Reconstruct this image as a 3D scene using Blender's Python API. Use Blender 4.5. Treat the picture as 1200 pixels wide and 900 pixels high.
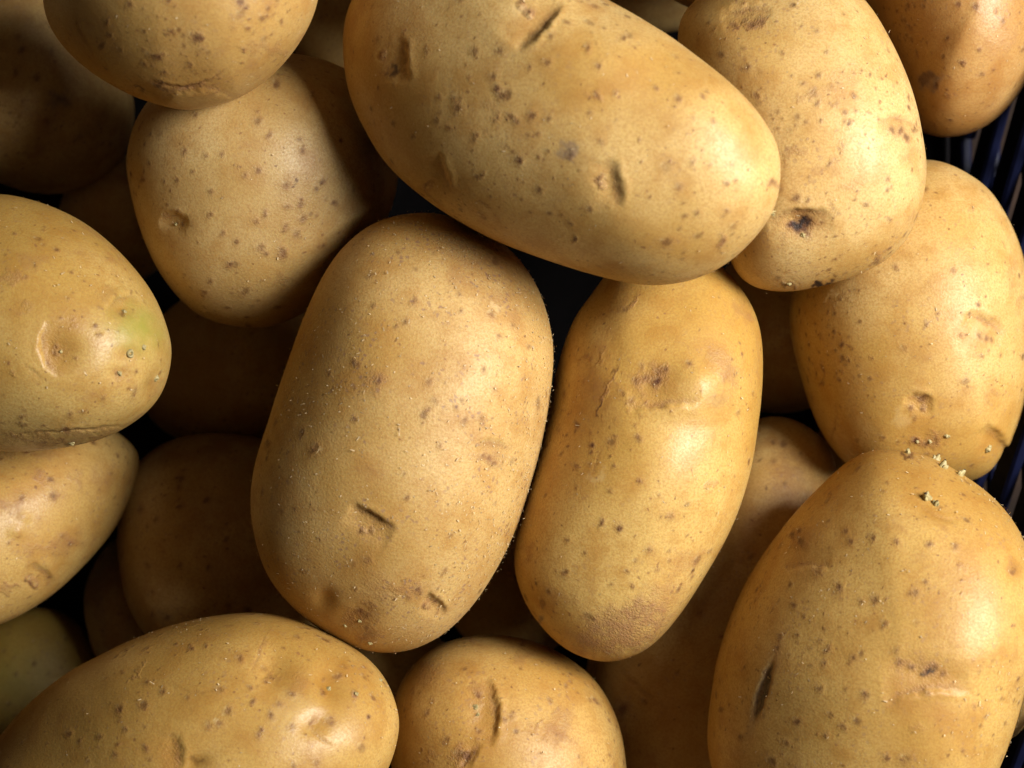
import bpy, math, random
import numpy as np

# ------------------------------------------------------------------ reset
for o in list(bpy.data.objects):
    bpy.data.objects.remove(o, do_unlink=True)
scene = bpy.context.scene
col = scene.collection

# ------------------------------------------------------------------ camera
CAMZ = 0.50                       # metres above the middle of the heap, looking straight down
cam_d = bpy.data.cameras.new('camera')
cam_d.sensor_width = 36.0
cam_d.lens = 75.0                 # 0.24 m wide at z = 0
cam_d.clip_start = 0.01
cam_d.clip_end = 50.0
cam_d.dof.use_dof = True
cam_d.dof.focus_distance = CAMZ - 0.018
cam_d.dof.aperture_fstop = 15.0
cam = bpy.data.objects.new('camera', cam_d)
cam.location = (0, 0, CAMZ)
col.objects.link(cam)
scene.camera = cam
scene.cycles.max_bounces = 5; scene.cycles.diffuse_bounces = 3; scene.cycles.glossy_bounces = 2
scene.render.resolution_x, scene.render.resolution_y = 1024, 768

# ------------------------------------------------------------------ light
world = bpy.data.worlds.new('World')
scene.world = world
world.use_nodes = True
bg = world.node_tree.nodes['Background']
bg.inputs['Color'].default_value = (1.0, 0.95, 0.88, 1)
bg.inputs['Strength'].default_value = 0.010

def window_lamp(az, el, dist, sx, sy, watts, color):
    d = bpy.data.lights.new('window_light', 'AREA')
    d.shape = 'RECTANGLE'; d.size = sx; d.size_y = sy
    d.energy = watts; d.color = color
    o = bpy.data.objects.new('window_light', d)
    a, e = math.radians(az), math.radians(el)
    o.location = (dist*math.cos(e)*math.cos(a), dist*math.cos(e)*math.sin(a), dist*math.sin(e))
    from mathutils import Vector
    o.rotation_euler = (-Vector(o.location)).to_track_quat('-Z', 'Y').to_euler()
    col.objects.link(o)
    return o
window_lamp(13, 47.5, 0.66, 0.30, 0.30, 10.0, (1.0, 0.965, 0.91))

vs = scene.view_settings
vs.view_transform = 'Standard'; vs.look = 'None'; vs.exposure = 0.0; vs.gamma = 1.0
vs.use_curve_mapping = False

# ------------------------------------------------------------------ shader helpers
class NT:
    def __init__(self, name):
        self.m = bpy.data.materials.new(name); self.m.use_nodes = True
        self.t = self.m.node_tree; self.n = self.t.nodes; self.n.clear()
        self.out = self.n.new('ShaderNodeOutputMaterial')
        self.p = self.n.new('ShaderNodeBsdfPrincipled')
        self.t.links.new(self.p.outputs[0], self.out.inputs[0])
    def link(self, a, b): self.t.links.new(a, b)
    def put(self, sock, v):
        if hasattr(v, 'is_linked'): self.link(v, sock)
        else: sock.default_value = v
    def math(self, op, a, b=0.0, c=0.0, clamp=False):
        n = self.n.new('ShaderNodeMath'); n.operation = op; n.use_clamp = clamp
        for s, v in zip(n.inputs, (a, b, c)): self.put(s, v)
        return n.outputs[0]
    def vmath(self, op, a, b=None, scale=None):
        n = self.n.new('ShaderNodeVectorMath'); n.operation = op
        self.put(n.inputs[0], a)
        if b is not None: self.put(n.inputs[1], b)
        if scale is not None: self.put(n.inputs['Scale'], scale)
        return n.outputs[0]
    def noise(self, vec, scale, detail=2.0, rough=0.5, dist=0.0, color=False):
        n = self.n.new('ShaderNodeTexNoise')
        self.link(vec, n.inputs['Vector']); n.inputs['Scale'].default_value = scale
        n.inputs['Detail'].default_value = detail; n.inputs['Roughness'].default_value = rough
        n.inputs['Distortion'].default_value = dist
        return n.outputs['Color' if color else 'Fac']
    def voronoi(self, vec, scale, feature='F1', rand=1.0):
        n = self.n.new('ShaderNodeTexVoronoi'); n.feature = feature
        self.link(vec, n.inputs['Vector']); n.inputs['Scale'].default_value = scale
        n.inputs['Randomness'].default_value = rand
        return n
    def ramp(self, v, lo, hi, a=0.0, b=1.0):
        n = self.n.new('ShaderNodeMapRange'); n.interpolation_type = 'SMOOTHSTEP'
        self.put(n.inputs[0], v)
        for k, x in zip((1, 2, 3, 4), (lo, hi, a, b)): self.put(n.inputs[k], x)
        return n.outputs[0]
    def mix(self, f, a, b, blend='MIX'):
        n = self.n.new('ShaderNodeMix'); n.data_type = 'RGBA'; n.blend_type = blend
        self.put(n.inputs[0], f)
        for s, v in zip((n.inputs[6], n.inputs[7]), (a, b)):
            self.put(s, v if hasattr(v, 'is_linked') else (*v, 1.0))
        return n.outputs[2]
    def attr(self, name):
        n = self.n.new('ShaderNodeAttribute'); n.attribute_name = name
        return n.outputs['Fac']
    def bump(self, height, dist, strength=1.0, normal=None):
        n = self.n.new('ShaderNodeBump')
        self.put(n.inputs['Height'], height); n.inputs['Distance'].default_value = dist
        n.inputs['Strength'].default_value = strength
        if normal is not None: self.link(normal, n.inputs['Normal'])
        return n.outputs[0]

def skin_material(name, seed, tone=(0.58, 0.35, 0.095), pale=(0.66, 0.44, 0.155), russet=0.5,
                  spots=0.5, rough=0.42, grain=1.0, scurf=0.5):
    tone = tuple(x*k for x, k in zip(tone, (0.80, 0.79, 0.78))); pale = tuple(x*k for x, k in zip(pale, (0.88, 0.90, 0.98)))
    s = NT(name)
    tc = s.n.new('ShaderNodeTexCoord')
    P = s.vmath('ADD', tc.outputs['Object'], (seed*1.37, seed*0.71, seed*2.13))
    warp = s.noise(P, 420, 2, color=True)
    Pw = s.vmath('ADD', P, s.vmath('SCALE', s.vmath('SUBTRACT', warp, (0.5, 0.5, 0.5)), scale=0.0022))
    n_big = s.noise(P, 26, 3, 0.55)
    n_mid = s.noise(P, 120, 3, 0.6)
    n_fine = s.noise(P, 1900, 3, 0.6)
    # flesh-yellow ground colour
    c = s.mix(s.ramp(n_big, 0.35, 0.65), tone, pale)
    c = s.mix(s.ramp(n_mid, 0.42, 0.72, 0, 0.55), c, (tone[0]*0.80, tone[1]*0.63, tone[2]*0.45))
    c = s.mix(s.ramp(n_fine, 0.35, 0.70, 0, 0.50), c, (tone[0]*0.72, tone[1]*0.58, tone[2]*0.48))
    # russet, corky patches
    rmask = s.math('MULTIPLY', s.ramp(s.noise(Pw, 62, 4, 0.68), 0.56, 0.70), s.ramp(n_mid, 0.36, 0.60))
    stain = s.attr('stain')
    streak = s.noise(Pw, 330, 3, 0.7)
    st = s.math('MULTIPLY', stain, s.ramp(streak, 0.28, 0.62, 0.35, 1.0))
    rm = s.math('MAXIMUM', s.math('MULTIPLY', rmask, 0.75*russet), st, clamp=True)
    c = s.mix(s.math('MULTIPLY', rm, 0.80, clamp=True), c, s.mix(streak, (0.170, 0.060, 0.020), (0.36, 0.185, 0.080)))
    # scurf: small dry grey-brown scales
    sv = s.voronoi(Pw, 620)
    sc = s.math('MULTIPLY', s.ramp(sv.outputs['Distance'], 0.18, 0.34, 1, 0), s.ramp(s.noise(P, 95, 3), 0.46, 0.62))
    c = s.mix(s.math('MULTIPLY', sc, 0.75*scurf), c, (0.28, 0.16, 0.09))
    # fine specks (the larger lenticels are on the mesh)
    v = s.voronoi(Pw, 520)
    sep = s.n.new('ShaderNodeSeparateColor'); s.link(v.outputs['Color'], sep.inputs[0])
    k = s.ramp(sep.outputs[0], 1-0.45*spots, 1-0.45*spots+0.06)
    m = s.math('MULTIPLY', s.ramp(v.outputs['Distance'], 0.10, 0.24, 1, 0), k)
    c = s.mix(s.math('MULTIPLY', m, 0.62), c, s.mix(sep.outputs[2], (0.12, 0.046, 0.018), (0.26, 0.12, 0.055)))
    # features placed on this tuber
    c = s.mix(s.math('MULTIPLY', s.attr('green'), s.ramp(n_mid, 0.25, 0.6, 0.6, 1.0)), c, (0.28, 0.25, 0.045))
    c = s.mix(s.attr('pale'), c, (0.66, 0.50, 0.24))
    c = s.mix(s.attr('ochre'), c, (0.33, 0.16, 0.026))
    c = s.mix(s.math('MULTIPLY', s.attr('grey'), s.ramp(streak, 0.3, 0.6, 0.6, 1.0)), c, (0.175, 0.125, 0.105))
    dk = s.math('MULTIPLY', s.attr('dark'), s.ramp(n_fine, 0.2, 0.55, 0.7, 1.0))
    c = s.mix(dk, c, (0.078, 0.024, 0.010))
    c = s.mix(s.attr('black'), c, (0.012, 0.009, 0.008))
    s.link(c, s.p.inputs['Base Color'])
    # relief: soft unevenness + fine grain + dry scales + corky patches, one height in millimetres
    h = s.math('MULTIPLY', n_mid, 0.16)
    h = s.math('MULTIPLY_ADD', n_fine, 0.072*grain, h)
    h = s.math('MULTIPLY_ADD', s.math('MULTIPLY', stain, n_fine), 0.28, h)
    s.link(s.bump(h, 0.001, 1.0), s.p.inputs['Normal'])
    r = s.math('MULTIPLY_ADD', n_mid, 0.16, rough-0.03)
    r = s.math('ADD', r, s.math('MULTIPLY', rm, 0.12))
    r = s.math('ADD', r, s.math('MULTIPLY_ADD', n_fine, 0.34, -0.15))
    s.link(r, s.p.inputs['Roughness'])
    s.p.inputs['Specular IOR Level'].default_value = 0.36
    s.p.inputs['Subsurface Weight'].default_value = 0.22
    s.p.inputs['Subsurface Radius'].default_value = (1.0, 0.55, 0.18)
    s.p.inputs['Subsurface Scale'].default_value = 0.0013
    return s.m

def simple(name, colr, rough=0.5, nscale=300, var=0.25, bump=0.0003, spec=0.5):
    s = NT(name)
    tc = s.n.new('ShaderNodeTexCoord')
    n = s.noise(tc.outputs['Object'], nscale, 4, 0.6)
    dk = tuple(x*(1-var) for x in colr); lt = tuple(min(1, x*(1+var)) for x in colr)
    s.link(s.mix(s.ramp(n, 0.3, 0.7), dk, lt), s.p.inputs['Base Color'])
    s.link(s.math('MULTIPLY_ADD', n, 0.2, rough-0.1), s.p.inputs['Roughness'])
    s.link(s.bump(n, bump, 0.7), s.p.inputs['Normal'])
    s.p.inputs['Specular IOR Level'].default_value = spec
    return s.m

M_FLAKE = simple('dry_skin', (0.52, 0.38, 0.21), 0.7, 900, 0.35, 0.0001, 0.3)
M_SPROUT = simple('sprout_flesh', (0.36, 0.29, 0.125), 0.55, 700, 0.25, 0.0003)
M_TIP = simple('sprout_tip_dark', (0.05, 0.03, 0.02), 0.8, 900, 0.4, 0.0003, 0.2)
M_PLASTIC = simple('blue_plastic', (0.003, 0.005, 0.026), 0.6, 160, 0.2, 0.0002, 0.25)
M_FLOOR = simple('shade_black_plastic', (0.006, 0.005, 0.006), 0.75, 160, 0.3, 0.0003, 0.15)  # crate floor blackened in colour to stand in for deep shade between potatoes
M_EARTH = simple('brown_ground', (0.022, 0.013, 0.009), 0.9, 60, 0.5, 0.004, 0.2)

# ------------------------------------------------------------------ numpy mesh helpers
def px_scale(z):                   # pixels of the photograph per metre at height z
    return 5000.0*CAMZ/(CAMZ-z)
def to_world(px, py, z):
    k = px_scale(z)
    return (px-600.0)/k, (450.0-py)/k
def to_px(P):
    k = px_scale(P[:, 2])
    return 600.0+P[:, 0]*k, 450.0-P[:, 1]*k

def new_mesh(name, verts, quads=None, tris=None, attrs=None, smooth=True):
    me = bpy.data.meshes.new(name)
    verts = np.ascontiguousarray(verts, dtype=np.float32)
    nq = 0 if quads is None else len(quads)
    nt = 0 if tris is None else len(tris)
    loops = []
    starts = []
    if nq: loops.append(np.asarray(quads, dtype=np.int32).ravel()); starts.append(np.arange(nq)*4)
    if nt: loops.append(np.asarray(tris, dtype=np.int32).ravel()); starts.append(nq*4+np.arange(nt)*3)
    loops = np.concatenate(loops).astype(np.int32); starts = np.concatenate(starts).astype(np.int32)
    me.vertices.add(len(verts)); me.vertices.foreach_set('co', verts.ravel())
    me.loops.add(len(loops)); me.loops.foreach_set('vertex_index', loops)
    me.polygons.add(nq+nt); me.polygons.foreach_set('loop_start', starts)
    if smooth: me.polygons.foreach_set('use_smooth', np.ones(nq+nt, dtype=bool))
    for k, v in (attrs or {}).items():
        a = me.attributes.new(k, 'FLOAT', 'POINT')
        a.data.foreach_set('value', np.clip(v, 0, 1).astype(np.float32))
    me.update(calc_edges=True); me.validate()
    return me

_topo = {}
def topo(N, back):
    """disc grid (N x N quads) for the upper half, `back` rings for the lower half"""
    if (N, back) in _topo: return _topo[(N, back)]
    g = np.linspace(-1, 1, N+1)
    gx, gy = np.meshgrid(g, g, indexing='xy')
    # square -> disc keeping radius = max(|x|,|y|), with an elliptical blend for even cells
    m = np.maximum(np.abs(gx), np.abs(gy)); rr = np.hypot(gx, gy); rr[rr == 0] = 1
    ex = gx*np.sqrt(1-gy*gy/2); ey = gy*np.sqrt(1-gx*gx/2)
    rad = np.hypot(ex, ey); th = np.arctan2(ey, ex)
    idx = np.arange((N+1)*(N+1)).reshape(N+1, N+1)
    q = np.stack([idx[:-1, :-1], idx[:-1, 1:], idx[1:, 1:], idx[1:, :-1]], -1).reshape(-1, 4)
    ring = np.concatenate([idx[0, :-1], idx[:-1, -1], idx[-1, :0:-1], idx[:0:-1, 0]])
    phi = rad.ravel()*math.pi/2; theta = th.ravel().copy()
    rt = theta[ring]; nr = len(ring)
    quads = [q]; prev = ring; base = (N+1)**2; ph = [phi]; tt = [theta]
    for j in range(1, back):
        f = j/back
        cur = base+np.arange(nr); base += nr
        ph.append(np.full(nr, math.pi/2*(1+f))); tt.append(rt)
        quads.append(np.stack([prev, cur, np.roll(cur, -1), np.roll(prev, -1)], -1)); prev = cur
    pole = base
    ph.append(np.array([math.pi])); tt.append(np.array([0.0]))
    tris = np.stack([prev, np.full(nr, pole), np.roll(prev, -1)], -1)
    res = (np.concatenate(ph), np.concatenate(tt), np.concatenate(quads), tris, (N+1)**2)
    _topo[(N, back)] = res
    return res

def outline_r(pts, nang=720):
    """closed Catmull-Rom through pixel points -> centre and radius for each angle (y up)"""
    p = np.array(pts, float); p[:, 1] = -p[:, 1]
    n = len(p); out = []
    t = np.linspace(0, 1, 24, endpoint=False)[:, None]
    for i in range(n):
        a, b, c, d = p[i-1], p[i], p[(i+1) % n], p[(i+2) % n]
        out.append(0.5*((2*b)+(-a+c)*t+(2*a-5*b+4*c-d)*t**2+(-a+3*b-3*c+d)*t**3))
    c = np.concatenate(out)
    nx = np.roll(c, -1, 0); cr = c[:, 0]*nx[:, 1]-nx[:, 0]*c[:, 1]; A = cr.sum()/2
    cen = ((c+nx)*cr[:, None]).sum(0)/(6*A)
    d = c-cen; th = np.arctan2(d[:, 1], d[:, 0]); r = np.hypot(d[:, 0], d[:, 1])
    o = np.argsort(th); th, r = th[o], r[o]
    ang = np.linspace(-math.pi, math.pi, nang, endpoint=False)
    rr = np.interp(ang, np.r_[th-2*math.pi, th, th+2*math.pi], np.r_[r, r, r])
    k = np.exp(-0.5*(np.arange(-15, 16)/5.0)**2); k /= k.sum()
    rr = np.convolve(np.r_[rr[-15:], rr, rr[:15]], k, 'valid')
    return (cen[0], -cen[1]), rr

def lump_noise(P, rng, wave, n=10):
    h = np.zeros(len(P))
    for _ in range(n):
        d = rng.normal(size=3); d /= np.linalg.norm(d)
        h += np.sin(P@d*(2*math.pi/(wave*rng.uniform(0.7, 1.5)))+rng.uniform(0, 6.28))
    return h/math.sqrt(n)

def base_shape(spec, N, back, iters=3):
    """undisplaced tuber in world space; its silhouette is fitted to the outline at its own height"""
    phi, th, quads, tris, nfront = topo(N, back)
    cen, rpx = outline_r(spec['out'])
    nang = len(rpx); ang = np.linspace(-math.pi, math.pi, nang, endpoint=False)
    z0 = spec['z']; k0 = px_scale(z0)
    cx, cy = to_world(*cen, z0)
    H = spec['H']; e = spec.get('e', 0.90); sx, sy = spec.get('tilt', (0, 0))
    hb = spec.get('Hb', H)
    rw = rpx/k0
    rng = np.random.default_rng(spec['seed'])
    st = rng.bit_generator.state
    for it in range(iters):
        rng.bit_generator.state = st
        r = np.interp(th, np.r_[ang, math.pi], np.r_[rw, rw[0]])
        rho = np.sin(phi)
        cph = np.cos(phi)
        h = np.where(cph >= 0, H*np.abs(cph)**e, -hb*np.abs(cph)**e)
        lx = r*rho*np.cos(th); ly = r*rho*np.sin(th)
        L = np.stack([lx, ly, h], -1)
        nrm = np.stack([lx/(r.mean()**2), ly/(r.mean()**2), h/(H*H)], -1)
        nrm /= np.linalg.norm(nrm, axis=1)[:, None]+1e-12
        L = L+nrm*(lump_noise(L, rng, 0.075)*spec.get('lump', 0.0012)+lump_noise(L, rng, 0.030)*0.00030)[:, None]
        P = L.copy(); P[:, 2] += sx*L[:, 0]+sy*L[:, 1]
        P += np.array([cx, cy, z0])
        X, Y = to_px(P)
        dx, dy = X-cen[0], cen[1]-Y
        a = np.arctan2(dy, dx); R = np.hypot(dx, dy)
        nb = 180
        b = ((a+math.pi)/(2*math.pi)*nb).astype(int) % nb
        mx = np.zeros(nb); np.maximum.at(mx, b, R)
        tgt = rpx.reshape(nb, -1).mean(1)
        ratio = tgt/np.maximum(mx, 1)
        kk = np.exp(-0.5*(np.arange(-4, 5)/2.0)**2); kk /= kk.sum()
        ratio = np.convolve(np.r_[ratio[-4:], ratio, ratio[:4]], kk, 'valid')
        bc = (np.arange(nb)+0.5)/nb*2*math.pi-math.pi
        rw = rw*np.interp(ang, np.r_[bc-2*math.pi, bc, bc+2*math.pi], np.r_[ratio, ratio, ratio])
    return P, nrm, quads, tris, nfront, np.array([cx, cy, z0])

# ------------------------------------------------------------------ features on the skin (px of the photograph)
PXM = 0.0002                       # metres per pixel at z = 0
def apply_features(P, nrm, nfront, feats, rng, nspots=0):
    X, Y = to_px(P)
    disp = np.zeros(len(P))
    A = {k: np.zeros(len(P)) for k in ('stain', 'dark', 'green', 'pale', 'grey', 'ochre', 'black')}
    front = np.zeros(len(P), bool); front[:nfront] = True
    front &= nrm[:, 2] > -0.2
    # irregular offsets so that no mark is a clean ellipse
    wx = 2.2*np.sin(X*0.21+Y*0.13+rng.uniform(0, 6))+1.6*np.sin(Y*0.37-X*0.11+rng.uniform(0, 6))+1.0*np.sin(X*0.83+Y*0.55+rng.uniform(0, 6))
    wy = 2.2*np.sin(Y*0.19-X*0.15+rng.uniform(0, 6))+1.6*np.sin(X*0.41+Y*0.09+rng.uniform(0, 6))+1.0*np.sin(Y*0.77-X*0.61+rng.uniform(0, 6))
    def loc(px, py, ang, w=1.0):
        a = math.radians(ang)
        dx = X-px+wx*w; dy = py-Y+wy*w
        return dx*math.cos(a)+dy*math.sin(a), -dx*math.sin(a)+dy*math.cos(a)
    cand = np.nonzero(front)[0]
    wob = 1+0.10*wx/2.2
    cl = lump_noise(P[cand]-P.mean(0), rng, 0.03, 6)
    pr = np.exp(0.9*cl); pr /= pr.sum()
    for i in rng.choice(cand, size=nspots, p=pr):
        x0, y0 = X[i], Y[i]
        b = np.nonzero((np.abs(X-x0) < 16) & (np.abs(Y-y0) < 16) & front)[0]
        r = min(0.7+rng.gamma(1.1, 0.80), 4.6)
        e3 = rng.normal(size=3); e3 /= np.linalg.norm(e3)
        D = (P[b]-P[i])/PXM
        D = D-(D@e3)[:, None]*e3*rng.uniform(0, 0.45)
        d = np.linalg.norm(D, axis=1)*wob[b]
        sg = rng.uniform(0.25, 0.9)
        A['dark'][b] += sg*0.75/(1+np.exp(np.clip((d-r)/0.45, -30, 30)))
        A['stain'][b] += rng.uniform(0.15, 0.6)*np.exp(-(d/(r*1.7))**2)
        if r > 2.0:
            disp[b] += (0.25*np.exp(-(d/(r*1.5))**2)-0.5*np.exp(-(d/(r*0.6))**2))*PXM
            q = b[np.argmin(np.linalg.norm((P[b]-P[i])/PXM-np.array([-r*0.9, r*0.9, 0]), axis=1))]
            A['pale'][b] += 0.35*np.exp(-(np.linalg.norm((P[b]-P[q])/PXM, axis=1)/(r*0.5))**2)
    for f in feats:
        t = f[0]
        if t == 'eye':            # px, py, half length, direction from pit to brow, depth px, curve, buds
            _, px, py, L, ang, dep, cur, buds = f
            # local v runs along ang (pit -> brow), u along the brow
            v, u = loc(px, py, ang, 0.45)
            v = v+cur*u*u/L
            sel = front & (np.abs(u) < 1.8*L) & (np.abs(v) < 5*L)
            fu = np.clip(1-(u/L)**2, 0, 1)**0.8
            w1, w2 = max(11.0, 0.72*L), 5.5
            prof = np.where(v < 0, np.exp(-(v/w1)**2), np.exp(-(v/w2)**2))
            lip = np.exp(-((v-8.5)/5.0)**2)
            disp += sel*fu*(-0.80*dep*prof+0.20*dep*lip)*PXM
            A['dark'] += sel*fu*0.12*np.exp(-((v-0.6)/1.5)**2)
            A['stain'] += sel*fu*(0.60*np.exp(-((v+0.5)/3.4)**2)+0.22*np.exp(-((v+w1*0.5)/(w1*0.8))**2))
            A['ochre'] += sel*fu*0.30*np.where(v < 0, np.exp(-(v/(w1*0.9))**2), 0)
            for _k in range(buds):
                bu = rng.uniform(-0.4, 0.4)*L; bv = -w1*rng.uniform(0.6, 1.25)
                d = np.hypot(u-bu, v-bv); r = rng.uniform(2.2, 4.0)
                disp += sel*(0.8*np.exp(-(d/r)**2)-0.8*np.exp(-((d-r*1.6)/1.8)**2))*PXM
                A['stain'] += sel*0.9*np.exp(-((d-r)/2.4)**2)
                A['dark'] += sel*0.65*np.exp(-(np.hypot(u-bu-2, v-bv+2)/2.0)**2)
                A['pale'] += sel*0.30*np.exp(-(np.hypot(u-bu+1.5, v-bv-1.5)/2.0)**2)
        elif t == 'pit':          # px, py, rx, ry, ang, depth px, ochre
            _, px, py, rx, ry, ang, dep, oc = f
            u, v = loc(px, py, ang, 0.0); d2 = (u/rx)**2+(v/ry)**2
            disp -= front*dep*np.exp(-d2)*PXM
            A['ochre'] += front*oc*np.exp(-d2*1.5)
        elif t == 'spot':         # px, py, r, strength
            _, px, py, r, sgt = f; r = r*0.74
            u, v = loc(px, py, 0, 0.45); d = np.hypot(u, v*0.85)
            A['dark'] += front*sgt*(1/(1+np.exp((d-r*0.85)/0.7)))*0.70
            A['stain'] += front*0.6*np.exp(-(d/(r*1.45))**2)
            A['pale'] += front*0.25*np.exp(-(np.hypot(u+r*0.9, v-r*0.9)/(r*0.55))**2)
            disp += front*(0.4*np.exp(-(d/(r*1.5))**2)-0.8*np.exp(-(d/(r*0.6))**2))*PXM
        elif t in ('stain', 'dark', 'green', 'pale', 'grey', 'ochre', 'black'):   # px, py, rx, ry, ang, amount
            _, px, py, rx, ry, ang, amt = f
            u, v = loc(px, py, ang, 1.5); d = np.sqrt((u/rx)**2+(v/ry)**2)
            A[t] += front*amt*(1/(1+np.exp((d-0.85)/0.14)) if t != 'green' else np.exp(-d*d))
        elif t == 'wound':        # px, py, half length, half width, ang
            _, px, py, L, w, ang = f
            u, v = loc(px, py, ang, 0.35); d = np.sqrt((u/L)**2+(v/w)**2)
            m = 1/(1+np.exp((d-0.8)/0.10))
            A['dark'] += front*0.95*m*np.where(v < 0.25*w, 1.0, 0.55); A['grey'] += front*np.exp(-d*d*0.7)*0.75; A['black'] += front*0.6*m*np.where(v < 0.1*w, 1.0, 0.3)
            disp -= front*3.0*m*PXM
        elif t == 'line':         # px, py, half length, ang, curve, depth, stain
            _, px, py, L, ang, cur, dep, stn = f
            u, v = loc(px, py, ang, 0.3); v = v-cur*(u*u)/L
            fu = np.clip(1-(u/L)**2, 0, 1)
            disp += front*fu*(-dep*np.exp(-(v/1.8)**2)+0.4*dep*np.exp(-((v-4)/3.0)**2))*PXM
            A['stain'] += front*fu*stn*np.exp(-(v/2.4)**2); A['dark'] += front*fu*stn*0.35*np.exp(-(v/1.3)**2)
        elif t == 'bulge':        # px, py, rx, ry, ang, height px
            _, px, py, rx, ry, ang, hgt = f
            u, v = loc(px, py, ang, 0.0)
            disp += front*hgt*np.exp(-(u/rx)**2-(v/ry)**2)*PXM
    return disp, A

# ------------------------------------------------------------------ the tubers
# out: outline in pixels, hidden stretches completed by eye; z: height of its middle (m); H: half thickness
SPECS = {}
def tuber(key, **k):
    k['seed'] = len(SPECS)+11
    SPECS[key] = k

# --- upper layer
tuber('A', z=0.031, H=0.031, e=0.86, tilt=(0.32, 0.02), group=None,
  label='longest oval potato with three crescent eyes lying across the tops of the others',
  out=[(401,50),(405,95),(420,140),(450,190),(500,236),(560,272),(620,298),(690,322),(750,336),(800,333),(845,315),(880,285),(905,250),(916,200),(910,165),(890,130),(850,90),(800,52),(750,21),(705,-4),(650,-40),(565,-76),(480,-72),(430,-30),(407,12)],
  mat=dict(spots=0.62, russet=0.35, scurf=0.3, rough=0.40, grain=0.8), flakes=386,
  feats=[('eye',722,214,30,10,7,0.12,3),('eye',632,32,38,-42,8,0.08,3),('eye',472,70,27,6,6,0.05,1),('eye',517,203,25,16,6,0.1,1),
   ('dark',457,83,5,9,0,0.75),('black',457,82,3.5,7,0,.6),('stain',455,83,9,13,0,0.4),('grey',667,177,14,11,20,0.6),('spot',668,182,4,0.8),('pale',605,12,14,10,0,0.3),
   ('spot',586,60,5,1),('spot',578,90,5.5,1),('spot',583,103,4,.9),('spot',587,113,5,.9),('spot',537,127,6,1),('spot',598,136,5,1),('spot',624,136,5,1),('spot',643,139,5,.9),
   ('spot',583,140,3,.8),('spot',609,190,4,1),('spot',641,74,4.5,.9),('spot',700,78,4,1),('spot',688,58,4,1),('spot',556,60,4,1),('spot',632,222,4,1),('spot',565,205,3,1),
   ('spot',730,47,4,.9),('spot',668,262,3,.9),('spot',674,281,3,.9),('spot',647,43,4,.8),('spot',621,78,3,.9),('spot',484,160,2.5,1),('spot',461,145,3,.8),('spot',515,115,3,.8),
   ('spot',557,158,3,.9),('spot',526,150,3,.8),('spot',703,167,3,.8),('spot',784,189,3,.9),('spot',794,115,4,.8),('spot',768,102,3,.8),('spot',700,112,4,.7),('spot',720,110,3,.8),('spot',750,165,2.5,.8),('spot',824,113,3,.8),('spot',835,142,3,.8),('spot',851,215,3,.8),('spot',811,190,3,.8),('spot',862,211,3,.7),('spot',818,250,4,.8),('spot',852,248,3,.8),('spot',673,280,3,.8),
   ('stain',578,128,8,16,20,0.35),('stain',690,112,16,4,10,0.3),('stain',905,215,5,9,0,0.8),('spot',905,212,4,1),('stain',845,285,6,10,-20,0.8),('spot',846,283,3,.9),('stain',900,268,9,14,20,0.4),('line',505,232,22,-35,0.1,0.5,0.5),('line',568,240,12,-30,0,0.3,0.6),
   ('pit',560,205,60,40,0,2,0),('bulge',690,60,60,45,-25,5),('stain',470,40,40,60,0,0.15)],
  sprouts=[(905,249,7,'tuft')])
tuber('B', z=0.005, H=0.030, e=0.88, tilt=(0.06, -0.05), label='yellow oval potato with a black stem scar, tucked under one end of the longest potato',
  out=[(795,28),(815,0),(850,-28),(910,-44),(970,-32),(1015,0),(1045,48),(1067,100),(1080,150),(1086,205),(1075,258),(1050,295),(1010,320),(960,336),(920,342),(880,335),(856,312),(842,260),(830,200),(812,140),(796,80)],
  mat=dict(spots=0.5, russet=0.55, scurf=0.5, tone=(0.608,0.381,0.113), pale=(0.686,0.474,0.182)), flakes=276,
  feats=[('eye',875,10,30,95,4,0.12,0),('spot',860,30,4,.8),('spot',880,27,5,.9),('spot',893,25,5,.9),('spot',872,24,3,.8),('stain',878,28,20,7,5,.5),
   ('eye',1053,139,25,86,4,0.28,0),('spot',1046,153,4,1),('spot',1057,154,4,1),('spot',1063,161,4,1),('spot',1072,153,3,.8),('stain',1058,155,16,9,-30,.35),
   ('eye',938,251,38,94,6,0.18,0),('pit',938,266,20,13,0,7,0.25),('dark',938,268,13,9,20,0.95),('black',938,267,8,5,20,.9),('black',926,271,3,4,0,.7),('black',968,334,12,5,15,.95),('black',960,338,7,4,0,.9),('black',925,335,6,2.5,10,.5),('dark',925,270,6,7,0,.8),('stain',938,268,26,16,0,.7),('pale',941,277,4,3,0,0.7),
   ('dark',968,334,13,6,15,1),('dark',960,338,8,5,0,1),('stain',925,333,12,5,10,.8),('pale',923,332,5,3,0,.5),('stain',1030,305,14,5,30,.6),('dark',1028,306,5,3,30,.5),
   ('spot',958,121,3.5,1),('spot',970,60,3,.8),('spot',959,37,3,.7),('spot',994,143,3.5,.9),('spot',972,192,3,1),('spot',933,232,5,1),('spot',947,235,3,1),('spot',876,80,4,.9),('spot',886,113,4.5,.7),('spot',918,62,2.5,.9),('spot',960,87,3,.9),('spot',1016,240,3,.9),('spot',1042,257,2.5,.9),('spot',991,133,3,.7),
   ('stain',930,178,15,9,20,.5),('stain',940,115,6,9,0,.5),('stain',985,95,35,20,30,.28),('stain',988,170,7,5,-40,.45),('stain',998,219,12,7,0,.3),('line',975,243,14,-60,0.2,1,0.4),('pit',1000,260,60,30,20,2,0)],
  sprouts=[(941,276,5,'bud'),(924,332,5,'bud')])
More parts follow.
